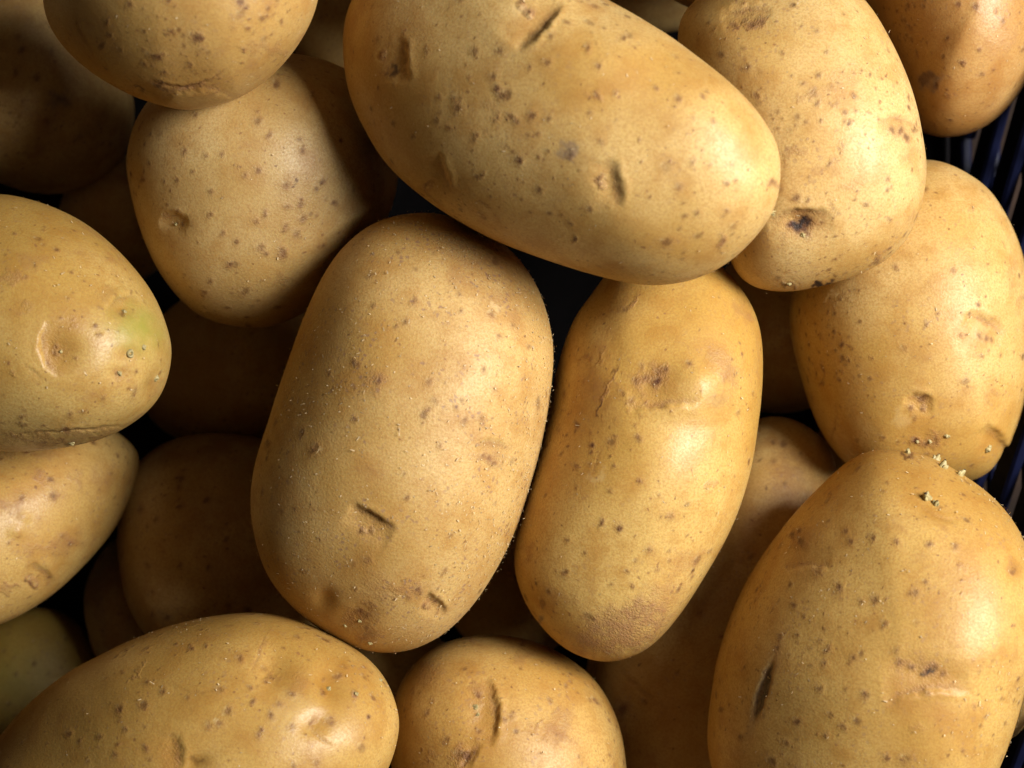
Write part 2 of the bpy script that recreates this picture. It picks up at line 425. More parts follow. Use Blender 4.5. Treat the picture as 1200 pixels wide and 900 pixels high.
tuber('C', z=-0.026, H=0.032, label='brownish potato with a grey blotch resting near the blue crate wall beyond the stem-scarred potato',
  out=[(1000,-20),(1022,30),(1045,90),(1062,138),(1082,155),(1112,161),(1152,150),(1186,121),(1209,84),(1224,40),(1227,-10),(1205,-70),(1150,-110),(1080,-110),(1020,-70)],
  mat=dict(spots=0.45, russet=0.9, tone=(0.490,0.265,0.074), pale=(0.549,0.327,0.111), rough=0.37), flakes=132,
  feats=[('grey',1090,95,14,12,0,.7),('spot',1097,100,5,1),('dark',1086,92,7,8,0,.5),('spot',1123,5,5,.9),('spot',1143,8,4.5,.9),('spot',1175,25,4,.8),('spot',1127,74,3,1),('spot',1064,8,4,.8),('spot',1150,86,3,.8),('stain',1095,146,8,6,0,.8),('spot',1130,72,3,.8),('spot',1147,58,3,.8),('spot',1111,45,3,.9),('stain',1180,50,20,12,50,.35)])
tuber('D', z=-0.0225, H=0.034, e=0.88, label='plump rounded potato with sprouting buds beside the blue crate wall',
  out=[(1050,193),(1088,187),(1122,196),(1160,222),(1190,270),(1206,330),(1208,420),(1199,480),(1180,528),(1152,558),(1110,568),(1050,562),(1000,549),(970,520),(950,480),(935,430),(925,380),(929,340),(950,288),(1005,225)],
  mat=dict(spots=0.5, russet=0.4, scurf=0.45, rough=0.40, tone=(0.588,0.356,0.088)), flakes=243,
  feats=[('eye',1158,376,26,62,7,0.15,0),('spot',1149,394,3.5,.9),('spot',1156,397,3.5,.9),('spot',1163,399,3,.9),('pale',1148,386,12,10,0,.3),
   ('eye',1078,468,18,80,6,0.15,1),('spot',1067,480,3,1),('spot',1072,490,3,.8),('pale',1055,490,10,12,0,.25),
   ('stain',1090,517,24,9,8,.75),('spot',1073,518,4,1),('spot',1086,523,4,.9),('spot',1098,517,4,.9),('pit',1090,517,32,16,8,3,.2),
   ('eye',1170,516,24,38,7,0.1,0),('ochre',1166,517,10,16,-30,.5),('stain',1165,462,10,6,10,.4),('stain',1196,350,6,14,0,.5),
   ('line',978,500,34,80,0.1,0.8,0.35),('spot',987,402,4,.8),('spot',993,422,3,.8),('spot',963,448,3,.8),('spot',1050,313,3,.8),('spot',1085,380,3,.7),('stain',985,350,16,6,25,.5),('pale',978,345,3,2,0,.9),('pale',970,350,2,3,0,.8),('stain',1100,350,20,30,0,.15)],
  sprouts=[(1159,526,9,'bud'),(1110,512,6,'bud'),(1090,518,5,'bud'),(1074,518,4,'bud')])
tuber('E', z=0.011, H=0.038, e=0.95, tilt=(0.22,0.03), label='big potato with a dark slit wound and pale sprouts at its upper end',
  out=[(1000,535),(1040,527),(1090,535),(1140,563),(1175,594),(1200,632),(1215,690),(1214,760),(1198,825),(1172,900),(1142,955),(1090,1000),(1010,1015),(930,1005),(870,970),(838,915),(828,865),(833,805),(847,748),(870,690),(902,638),(942,588)],
  mat=dict(spots=0.62, russet=0.5, scurf=0.5, tone=(0.527,0.304,0.071), pale=(0.602,0.377,0.105), rough=0.40), flakes=1215,
  feats=[('eye',1086,806,52,-82,5,-0.22,0),('spot',1068,781,3.5,1),('spot',1088,787,5,1),('black',1088,787,5,3,20,.8),('black',1068,781,3,2.5,0,.7),('spot',1097,783,4,1),('spot',1107,791,4.5,.8),('spot',1055,775,5,.7),('spot',1050,762,4,.6),('stain',1080,782,34,9,-8,.5),('ochre',1105,790,8,6,0,.5),('pit',1080,785,45,14,-8,3,0),
   ('wound',894,809,40,6.5,72),('eye',945,660,30,-88,2.5,-0.1,0),('spot',928,627,4.5,1),('spot',939,634,5.5,1),('spot',936,622,3.5,1),('stain',936,630,18,14,0,.5),('ochre',930,640,26,14,20,.25),
   ('pit',1095,598,40,14,-20,3,.35),('ochre',1090,597,30,9,-20,.3),('line',1100,603,24,-22,0.1,1.5,.3),('pit',1190,665,12,16,0,3,.5),('spot',1190,668,4,.8),('stain',1188,662,9,8,0,.5),
   ('spot',982,687,5.5,1),('spot',1025,702,5,1),('spot',1023,630,4.5,1),('spot',1073,695,5.5,.8),('spot',1051,635,4,1),('spot',1037,731,4,1),('spot',1001,772,4.5,.9),('spot',967,778,4,.9),('spot',988,852,4.5,1),('spot',934,846,5,1),('spot',1014,815,5,.8),('spot',961,808,4,.9),('spot',920,872,4,.9),('spot',930,709,4,1),('spot',1038,888,5,.9),('spot',990,623,3.5,1),('spot',998,635,4,1),('spot',958,670,7,.5),('spot',968,862,3.5,.9),('spot',905,893,6,.9),('spot',925,685,3,1),('spot',1010,705,4,.8),('spot',913,746,4,.7),('spot',1090,639,4,.9),('spot',1119,640,4,.8),('spot',972,760,3.5,.8),('spot',935,745,3,.8),('stain',1127,662,6,10,0,.6),('stain',1143,672,8,6,0,.3),('stain',1075,853,8,8,0,.4),('spot',868,864,4,.8),('spot',845,830,4,.8),
   ('dark',1062,531,5,3,0,.9),('spot',1068,534,4,.9)],
  sprouts=[(1098,537,8,'sprout'),(1105,547,9,'sprout'),(1124,556,9,'sprout'),(1088,583,10,'sprout'),(1096,590,7,'sprout'),(1064,531,6,'sprout')])
tuber('F', z=0.004, H=0.035, e=0.84, tilt=(0.02,0.02), label='large smooth oblong potato standing upright in the middle of the heap',
  out=[(488,250),(530,255),(575,275),(610,305),(635,345),(648,390),(650,425),(645,470),(635,520),(621,570),(605,620),(584,665),(555,710),(520,744),(482,762),(446,765),(410,757),(370,735),(335,705),(310,670),(297,630),(292,590),(297,545),(315,490),(335,430),(355,372),(376,325),(402,288),(440,260)],
  mat=dict(spots=0.34, russet=0.45, scurf=1.0, rough=0.45, grain=1.5, tone=(0.568,0.342,0.096), pale=(0.627,0.413,0.146)), flakes=3536,
  feats=[('eye',437,606,31,60,7,0.12,2),('eye',580,521,22,84,3,0.1,0),('spot',573,536,4,.8),('spot',580,543,4,.7),('spot',566,534,3,.7),('stain',575,537,17,10,0,.55),
   ('eye',510,708,17,48,7,0.15,1),('pit',380,703,12,12,0,5,.3),('pit',420,722,24,14,20,4,.45),('stain',423,723,22,13,15,.9),('dark',424,722,14,6,10,.35),('dark',432,742,9,5,50,.35),('stain',432,745,16,12,0,.6),('ochre',385,712,30,14,-20,.4),
   ('stain',465,692,44,9,8,.5),('stain',440,678,18,12,0,.25),('stain',585,352,14,14,0,.35),('spot',576,369,4,.6),('pale',578,362,5,4,0,.5),('stain',441,446,17,15,0,.45),('spot',420,428,4,.7),('spot',416,424,3,.8),('spot',502,480,4,.6),('spot',510,471,4,.5),('spot',486,355,4.5,.5),('spot',476,378,4,.6),('spot',536,478,3,.8),('spot',537,346,3,.8),('spot',416,492,3,.8),('spot',545,494,6,.5),('spot',563,491,5,.4),('spot',465,383,3,.7),('spot',600,382,3,.6),('spot',370,526,6,.5),('pale',377,528,4,3,0,.5),('spot',313,520,5,.6),('spot',585,395,3,.7),('spot',618,405,3,.6),('stain',605,490,16,10,40,.2),('stain',545,300,30,16,-30,.25),('stain',385,410,20,30,0,.15),
   ('spot',480,700,3,.8),('spot',491,692,3,.7),('spot',416,690,3,.8),('spot',521,668,4,.6),('spot',430,655,5,.5),('bulge',520,320,70,60,0,4),('bulge',430,560,80,80,0,3)],
  sprouts=[(422,728,4,'bud'),(404,733,4,'bud'),(434,753,5,'bud')])
tuber('G', z=-0.003, H=0.031, e=0.86, tilt=(0.08,-0.06), label='oblong potato with a knobbly ridge and rough brown patches leaning against the central one',
  out=[(778,292),(838,304),(876,346),(892,382),(896,425),(892,482),(880,550),(860,612),(830,670),(795,725),(762,760),(730,774),(700,775),(660,760),(625,725),(605,685),(600,650),(608,600),(625,540),(641,480),(655,420),(672,373),(692,345),(722,308)],
  mat=dict(spots=0.45, russet=0.6, scurf=0.3, rough=0.35, tone=(0.588,0.352,0.082), pale=(0.666,0.433,0.128)), flakes=331,
  feats=[('eye',778,472,42,-84,6,-0.05,0),('spot',745,447,5,.8),('spot',757,441,4,.8),('spot',768,446,6,1),('spot',779,433,4.5,.9),('spot',772,436,4,.7),('spot',752,428,4,.5),('stain',765,440,28,14,5,.65),('pit',770,438,30,14,0,3,.2),
   ('stain',711,458,30,4,70,.95),('dark',704,478,8,3,65,.7),('dark',719,436,10,3,75,.5),('stain',685,420,10,4,60,.8),('stain',703,422,9,4,55,.8),('stain',742,352,8,4,50,.8),('spot',729,462,4,.8),
   ('bulge',810,452,34,26,0,8),('bulge',775,580,60,60,0,4),('pit',800,500,60,16,0,3,0),
   ('stain',735,730,64,24,12,1),('stain',720,752,60,18,8,.9),('stain',770,700,40,16,25,.5),('stain',800,660,30,14,40,.4),('grey',631,728,9,6,-55,.7),('dark',631,729,6,3,-55,.5),('stain',660,700,26,12,-20,.35),('stain',618,650,8,14,0,.5),
   ('stain',848,425,24,18,-50,.45),('stain',870,365,10,22,40,.6),('stain',858,450,9,26,10,.35),('grey',840,470,14,10,50,.2),('stain',833,568,5,12,-15,.5),('stain',815,495,14,20,0,.2),
   ('spot',726,618,5.5,1),('spot',749,514,4,1),('spot',692,521,3,1),('spot',693,531,3,1),('spot',675,497,4,.9),('spot',687,648,3,1),('spot',705,614,3,1),('spot',665,632,3.5,.9),('spot',760,644,4,.8),('spot',715,575,3,.9),('spot',750,563,3,.9),('spot',720,546,3,.8),('spot',706,611,4,.8),('spot',740,686,3,1),('spot',662,672,5,.9),('spot',675,547,4,.6),('spot',785,605,4,.5),
   ('line',700,540,20,70,0,0.5,.4),('pale',700,560,12,8,30,.3)])
tuber('H', z=-0.015, H=0.034, e=0.9, tilt=(0.02,0.04), label='round potato with purplish specks, half shaded by the longest potato',
  out=[(148,185),(155,235),(170,285),(190,325),(220,360),(255,378),(300,384),(340,375),(390,345),(432,295),(462,235),(466,170),(444,112),(400,78),(340,62),(270,65),(210,85),(165,130)],
  mat=dict(spots=0.5, russet=0.2, scurf=0.2, rough=0.37, grain=1.3, tone=(0.539,0.351,0.119), pale=(0.608,0.426,0.172)), flakes=276,
  feats=[('eye',204,255,17,84,5,0.2,0),('pit',205,264,16,12,0,3,.15),('pale',196,262,10,6,0,.3),('spot',209,247,2.5,1),
   ('spot',302,200,4.5,.8),('spot',336,217,7,.5),('spot',353,240,5.5,.6),('spot',355,256,4.5,.6),('spot',348,275,5,.6),('spot',310,249,3,.6),('spot',300,260,4,.6),('spot',245,251,4.5,.7),('spot',305,290,6,.5),('spot',260,180,3,1),('spot',227,201,2.5,1),('spot',194,213,2,1),('spot',354,177,5,.7),('spot',378,212,5,.7),('spot',393,239,5,.8),('spot',303,142,5,.8),('spot',325,98,6,.9),('spot',229,135,3.5,.9),('spot',316,158,4,.7),('spot',217,177,3.5,.8),('spot',242,183,3,.8),('spot',248,225,3.5,.8),('spot',288,205,4,.5),('spot',260,274,3,.7),('spot',247,330,3,.9),('spot',240,342,3.5,.7),('spot',267,311,4,.5),('spot',330,294,5,.6),('spot',332,300,5,.6),('spot',167,210,4,.7),('spot',335,265,4,.5),('stain',350,250,40,60,-30,.16),('stain',333,328,12,6,0,.5),('dark',350,212,5,1.4,20,.9),('dark',350,212,1.4,4,20,.9),('dark',290,380,7,5,0,.8)],
  sprouts=[(206,263,4,'bud')])
tuber('I', z=0.030, H=0.034, Hb=0.038, tilt=(0.22,0.0), label='rounded potato with a smile-shaped crease sitting on top of the purple-specked round one',
  out=[(375,-30),(373,0),(362,32),(340,66),(310,96),(270,119),(220,129),(180,121),(140,105),(100,80),(70,50),(54,20),(50,-15),(60,-60),(100,-100),(170,-125),(260,-125),(330,-100),(365,-65)],
  mat=dict(spots=0.55, russet=0.6, scurf=0.4, tone=(0.549,0.335,0.099), pale=(0.608,0.400,0.139)), flakes=276,
  feats=[('eye',222,103,52,-82,2.5,-0.32,0),('line',222,103,48,8,0.36,1.6,0.9),('spot',228,43,6.5,1),('spot',234,45,5,.9),('spot',200,37,3.5,1),('spot',282,3,6,1),('spot',306,22,4.5,.9),('spot',312,18,3,.9),('spot',152,6,4,.9),('spot',125,25,3,1),('spot',130,42,3,1),('spot',120,53,5,.9),('spot',169,76,3.5,1),('spot',224,76,3,.8),('spot',285,57,2.5,1),('spot',187,100,4,.9),('dark',162,109,6,4,-20,.9),('stain',160,109,12,7,-20,.7),('stain',300,55,26,6,-5,.4),('stain',325,60,9,12,-30,.5),('stain',185,17,6,4,0,.5),('line',95,38,26,-65,0.1,1,.4),('spot',290,32,3,.8),('pit',165,112,18,10,-25,5,0)])
tuber('K', z=0.005, H=0.035, e=0.94, tilt=(0.30,-0.04), label='potato with a greenish patch and a deep navel-like eye lying on the mottled brown-flecked one',
  out=[(0,227),(50,238),(100,262),(145,300),(180,345),(198,390),(201,420),(190,460),(165,490),(120,515),(60,527),(0,529),(-70,520),(-130,480),(-160,410),(-150,330),(-105,265),(-50,233)],
  mat=dict(spots=0.48, russet=0.6, scurf=0.35, rough=0.33, tone=(0.535,0.330,0.083), pale=(0.595,0.402,0.126)), flakes=276,
  feats=[('pit',72,412,25,22,0,9,.45),('eye',54,412,34,192,5,0.35,0),('spot',70,407,3.5,.6),('spot',70,416,4,.8),('pale',72,412,3,3,0,.5),('stain',71,412,10,14,0,.4),
   ('green',162,384,34,26,-40,.75),('green',150,378,18,22,0,.3),('eye',140,352,22,118,4,0.3,0),('pit',145,363,12,9,0,4,.35),('spot',144,367,4,.9),('bulge',163,380,34,24,-40,4),
   ('pit',150,416,14,10,0,3,.35),('pit',140,438,12,9,0,3,.4),('spot',140,439,3,1),('stain',143,436,12,12,0,.35),('pit',178,455,9,18,-20,4,.3),('stain',182,455,8,18,-20,.4),
   ('line',80,505,75,4,0.03,1.5,.5),('stain',110,512,60,7,8,.5),('stain',40,516,40,6,0,.5),('dark',82,520,9,3,0,.6),('stain',12,326,14,10,0,.55),('stain',32,360,14,8,20,.5),('stain',15,438,8,5,30,.55),('stain',86,378,9,4,-45,.5),('stain',122,345,6,10,-30,.3),('spot',83,485,4,.7),('spot',78,504,5,.7),('spot',117,393,3,.7),('spot',122,467,3,.7),('spot',26,490,2.5,.9),('spot',42,311,2.5,.9),('line',40,437,16,-40,0,1,.3)],
  sprouts=[(152,414,9,'crown'),(140,438,6,'bud'),(168,407,6,'bud'),(183,443,7,'bud'),(145,365,5,'bud'),(71,412,4,'bud'),(84,519,7,'bud')])
tuber('L', z=-0.028, H=0.031, tilt=(-0.30,-0.10), label='mottled brown-flecked potato lying directly under the green-patched potato',
  out=[(150,515),(164,538),(157,580),(132,625),(92,670),(50,705),(0,732),(-60,745),(-130,725),(-160,660),(-140,590),(-90,535),(-20,500),(60,490),(115,495)],
  mat=dict(spots=0.5, russet=0.95, scurf=0.4, rough=0.35, tone=(0.554,0.333,0.087), pale=(0.631,0.419,0.133)), flakes=132,
  feats=[('spot',63,581,6,.8),('stain',64,578,9,12,0,.5),('spot',25,583,5,.8),('stain',45,556,14,5,-35,.7),('stain',90,565,6,16,20,.5),('stain',75,640,24,9,20,.5),('stain',45,643,20,5,15,.5),('stain',10,690,18,4,10,.7),('eye',52,672,20,40,4,0.3,2),('stain',80,630,14,10,0,.4),('bulge',20,622,10,8,0,3),('bulge',28,606,7,6,0,2),('stain',120,560,12,20,30,.4),('stain',40,530,40,5,0,.5)])
tuber('N', z=0.008, H=0.035, e=0.90, tilt=(0.22,-0.02), label='long potato with two deep yellow bud pits beside the crescent-eyed rounded one',
  out=[(0,858),(60,800),(120,765),(200,733),(260,720),(310,718),(360,730),(410,755),(445,785),(464,823),(468,852),(460,892),(435,935),(380,975),(300,1005),(200,1020),(90,1015),(0,985),(-40,930)],
  mat=dict(spots=0.6, russet=0.45, scurf=0.4, rough=0.35, tone=(0.528,0.314,0.077), pale=(0.614,0.389,0.111)), flakes=552,
  feats=[('pit',322,785,20,24,0,8,.4),('pit',390,803,17,26,15,9,.6),('pit',372,846,20,13,20,6,.45),('pale',345,835,30,26,0,.18),('stain',322,788,6,10,-20,.6),('spot',322,791,3,.8),('spot',316,797,3,.6),('ochre',386,800,12,18,10,.4),('spot',384,808,4.5,.9),('spot',380,813,3,.8),('stain',383,808,9,9,0,.6),('spot',370,846,3,.8),('stain',372,846,9,8,0,.5),('line',378,866,16,-40,0.1,2,.5),('line',304,768,26,70,0.1,0.7,.4),('stain',312,752,4,20,-20,.3),
   ('eye',208,884,26,0,4,0.1,0),('pit',228,895,18,10,20,5,.6),('dark',232,893,9,5,10,.5),('line',225,810,26,-4,0.1,1,.2),('stain',160,788,22,4,-130,.6),
   ('spot',318,838,4.5,1),('spot',268,834,5,.8),('pale',266,832,3,3,0,.4),('spot',258,848,5,.5),('pale',257,848,3,3,0,.6),('spot',245,850,5,.5),('spot',192,810,3.5,.9),('spot',141,831,5.5,1),('spot',80,860,4,1),('spot',117,863,4,.9),('spot',281,773,4.5,.7),('spot',297,822,3.5,1),('spot',294,806,3,1),('spot',343,852,4.5,.6),('spot',305,861,4.5,.7),('spot',257,808,5,.6),('spot',328,824,4,.6),('spot',224,761,3,1),('spot',172,877,4,.8),('spot',135,886,4,.8),('spot',146,855,4,.8),('spot',242,757,2.5,1),('spot',341,813,4,.5),('spot',418,814,4,.8),('stain',417,813,6,5,0,.7),('ochre',403,780,10,8,0,.5),('spot',349,747,3,.7),('stain',352,800,8,22,-15,.3)],
  sprouts=[(384,807,5,'bud'),(418,813,5,'bud'),(446,797,4,'bud')])
tuber('O', z=-0.013, H=0.032, e=0.9, label='rounded potato with one tall crescent eye wedged below the central oblong potato',
  out=[(459,835),(474,792),(510,758),(560,744),(612,748),(656,765),(695,795),(720,835),(732,880),(733,925),(712,975),(660,1010),(590,1020),(520,1005),(475,960),(458,895)],
  mat=dict(spots=0.5, russet=0.55, scurf=0.5, rough=0.40, tone=(0.551,0.318,0.074), pale=(0.618,0.385,0.111)), flakes=497,
  feats=[('eye',579,835,42,2,8,0.22,0),('pit',560,830,14,24,0,3,.2),('spot',559,811,4,.9),('stain',558,803,9,6,0,.5),('stain',557,831,8,12,10,.5),('pale',557,830,5,7,0,.5),('stain',655,850,16,26,-20,.55),('stain',660,865,14,10,0,.4),('stain',535,888,14,12,30,.6),('line',545,890,18,60,0.1,2,.5),('eye',552,885,18,-30,4,.1,0),('spot',592,844,3.5,.8),('spot',613,755,3,.7),('stain',612,772,12,5,30,.4),('stain',553,752,10,6,0,.5),('stain',508,886,10,5,0,.5),('spot',524,868,4,.7),('stain',500,790,22,14,40,.4),('stain',625,853,12,4,20,.45),('spot',600,838,3.5,.6),('spot',663,805,3,.6),('spot',645,822,3,.6)],
  sprouts=[(556,829,6,'bud'),(560,837,4,'bud')])
# --- lower layer
tuber('P', z=-0.046, H=0.031, e=0.86, label='long dim potato running beneath the ridged potato and the wounded one', low=True,
  out=[(890,488),(932,492),(968,516),(984,552),(985,620),(965,720),(925,820),(870,925),(800,965),(725,945),(690,880),(685,790),(715,700),(775,620),(830,555),(860,508)],
  mat=dict(spots=0.5, russet=0.5, tone=(0.549,0.321,0.087)), flakes=88,
  feats=[('spot',838,583,4,1),('spot',845,584,4,1),('spot',907,517,4,.9),('spot',918,520,5,.9),('spot',905,541,3,.9),('stain',930,555,24,8,-30,.5),('spot',728,832,7,.8),('stain',730,832,12,10,0,.5),('line',755,812,40,-35,0.15,2,.45),('spot',880,652,3,.8),('spot',820,718,3,.9),('stain',900,610,20,6,20,.4),('pit',745,830,20,40,20,3,0)])
tuber('J', z=-0.066, H=0.032, label='dim potato with a dusky purple blotch beneath the smile-creased one', low=True,
  out=[(60,-40),(110,10),(145,80),(158,130),(145,185),(105,220),(50,228),(0,215),(-70,180),(-110,110),(-100,30),(-50,-30),(10,-55)],
  mat=dict(spots=0.5, russet=0.9, tone=(0.490,0.308,0.104)), flakes=66,
  feats=[('grey',68,115,16,12,-30,.7),('dark',72,117,8,5,-30,.5),('stain',55,135,30,20,30,.4),('stain',40,178,18,6,10,.8),('spot',18,86,5,.8),('spot',25,60,5,.8),('spot',22,42,5,.6),('spot',93,160,5,.6),('spot',60,60,4,.7),('spot',27,121,3,.9),('spot',55,143,5,.6)])
tuber('M', z=-0.057, H=0.031, label='smooth shaded potato tucked under the flank of the central oblong one', low=True,
  out=[(137,612),(148,562),(182,525),(230,508),(290,510),(350,530),(395,580),(410,650),(395,720),(350,770),(280,790),(215,780),(170,745),(144,690)],
  mat=dict(spots=0.5, russet=0.3, tone=(0.529,0.325,0.099)), flakes=66,
  feats=[('spot',211,560,5,.8),('spot',210,571,4,.8),('spot',242,585,4,.9),('spot',164,597,5,.7),('spot',172,661,3.5,.9),('spot',210,662,3.5,.9),('spot',245,667,3.5,.9),('spot',266,632,4,.8),('spot',178,720,3,.9),('spot',195,724,3,.9),('spot',266,710,4,.7),('grey',192,724,10,8,0,.3)])
tuber('R', z=-0.076, H=0.023, label='very dark potato deep in the hollow between green-patched and central potatoes', low=True,
  out=[(160,430),(190,370),(250,335),(330,338),(378,380),(392,440),(370,495),(310,522),(235,522),(180,495)], mat=dict(spots=0.5), flakes=0, feats=[])
tuber('T', z=-0.084, H=0.017, label='olive-tinged dim potato under the mottled one beside the two-pitted long potato', low=True,
  out=[(-20,735),(40,712),(85,725),(112,765),(118,820),(90,880),(30,915),(-50,905),(-100,850),(-90,780)], mat=dict(spots=0.45, russet=0.5, tone=(0.474,0.298,0.055), pale=(0.540,0.354,0.073)), flakes=44,
  feats=[('spot',40,778,5,.6),('green',20,800,50,40,0,.5),('line',70,790,20,20,0,1,.4)])
tuber('Q', z=-0.069, H=0.027, label='dark brown potato deep between the ridged potato and the sprouting rounded one', low=True,
  out=[(825,350),(870,300),(940,290),(990,320),(1005,390),(985,455),(930,483),(870,475),(830,425)], mat=dict(spots=0.4, russet=0.4), flakes=0, feats=[])
tuber('U', z=-0.082, H=0.017, label='dark potato in the hollow between the smile-creased and longest potatoes', low=True,
  out=[(330,-30),(380,-85),(460,-85),(520,-30),(530,60),(480,110),(400,110),(345,60)], mat=dict(spots=0.4), flakes=0, feats=[])
tuber('V', z=-0.080, H=0.018, label='dark brown potato showing behind the longest potato beside the stem-scarred one', low=True,
  out=[(640,-70),(720,-125),(820,-115),(875,-50),(860,10),(800,36),(730,36),(660,0)], mat=dict(spots=0.4, tone=(0.490,0.279,0.078)), flakes=0, feats=[])
tuber('X', z=-0.077, H=0.022, label='small pale potato far down between central, two-pitted and crescent-eyed potatoes', low=True,
  out=[(385,770),(430,740),(490,735),(535,770),(545,830),(510,880),(450,890),(400,860),(380,815)], mat=dict(spots=0.4), flakes=0, feats=[])
tuber('Y', z=-0.077, H=0.022, label='dark potato at the bottom of the gap between the central and ridged potatoes', low=True,
  out=[(520,640),(570,610),(640,620),(680,670),(680,730),(630,770),(570,765),(525,720)], mat=dict(spots=0.4, russet=0.5), flakes=0, feats=[])
tuber('W', z=-0.080, H=0.019, label='deeply shaded potato in the hollow beside the mottled and two-pitted potatoes', low=True,
  out=[(100,690),(125,640),(165,625),(190,670),(195,730),(170,790),(130,795),(105,750)], mat=dict(spots=0.4), flakes=0, feats=[])
tuber('Z', z=-0.045, H=0.026, label='partly hidden potato squeezed between the wounded potato and the crate wall', low=True,
  out=[(1040,770),(1080,720),(1150,700),(1205,725),(1222,780),(1205,845),(1160,875),(1090,865),(1050,830)], mat=dict(spots=0.4), flakes=0, feats=[])
tuber('k2', z=-0.080, H=0.019, label='black-shadowed potato between the purple-blotched, purple-specked and green-patched potatoes', low=True,
  out=[(70,240),(100,190),(160,185),(205,225),(205,290),(160,330),(105,320),(72,285)], mat=dict(spots=0.4), flakes=0, feats=[])
tuber('k3', z=-0.081, H=0.018, label='shadowed potato wedged beneath the sprouting rounded one near the long dim potato', low=True,
  out=[(960,500),(990,455),(1050,450),(1095,490),(1090,550),(1045,590),(990,580),(962,545)], mat=dict(spots=0.4), flakes=0, feats=[])
# --- unseen potatoes added outside the view to block light from the gaps
for _i, (_x, _y, _rx, _ry, _z, _h) in enumerate(((215,-205,160,110,-0.012,.034), (530,-80,160,118,-0.022,.033), (850,-108,120,125,-0.022,.031), (1070,-235,110,115,-0.01,.031),
        (-300,60,120,160,0.0,.031), (-255,1000,170,120,-0.02,.031), (-330,420,130,150,-0.03,.03), (150,1150,160,115,-0.012,.032), (520,1150,170,118,-0.01,.031), (860,1165,140,120,-0.012,.031), (1090,1135,105,140,-0.02,.031))):
    tuber('n%d' % _i, z=_z, H=_h, low=True, label='plain potato packed along the crate walls around the heap', edge=True,
      out=[(_x+_rx*math.cos(a*math.pi/6), _y+_ry*math.sin(a*math.pi/6)) for a in range(12)], mat=dict(spots=0.45), flakes=0, feats=[])

#@@BUILD
def tag(o, label=None, cat=None, group=None, kind=None):
    if label: o['label'] = label
    if cat: o['category'] = cat
    if group: o['group'] = group
    if kind: o['kind'] = kind
    return o

def obj(name, me, mat, parent=None, loc=(0, 0, 0)):
    o = bpy.data.objects.new(name, me)
    col.objects.link(o); o.location = loc
    if mat is not None: me.materials.append(mat)
    if parent is not None: o.parent = parent
    return o

# ------------------------------------------------------------------ ground and crate
FLOOR = -0.100
def box_mesh(name, cx, cy, cz, sx, sy, sz, rot=None, bev=0.0):
    """box with chamfered long edges; rot maps local to world"""
    b = bev
    xs, ys, zs = sx/2, sy/2, sz/2
    sec = [(-xs+b, -zs), (xs-b, -zs), (xs, -zs+b), (xs, zs-b), (xs-b, zs), (-xs+b, zs), (-xs, zs-b), (-xs, -zs+b)]
    V = np.array([(x, y, z) for y in (-ys, ys) for x, z in sec])
    if rot is not None: V = V@np.array(rot).T
    V = V+np.array([cx, cy, cz])
    q = [(i, (i+1) % 8, 8+(i+1) % 8, 8+i) for i in range(8)]
    me = bpy.data.meshes.new(name)
    me.from_pydata([tuple(v) for v in V], [], q+[tuple(range(7, -1, -1)), tuple(range(8, 16))])
    me.update()
    return me

gme = bpy.data.meshes.new('ground')
gme.from_pydata([(-6, -6, 0), (6, -6, 0), (6, 6, 0), (-6, 6, 0)], [], [(0, 1, 2, 3)])
tag(obj('ground', gme, M_EARTH, None, (0, 0, FLOOR-0.012)), kind='structure')

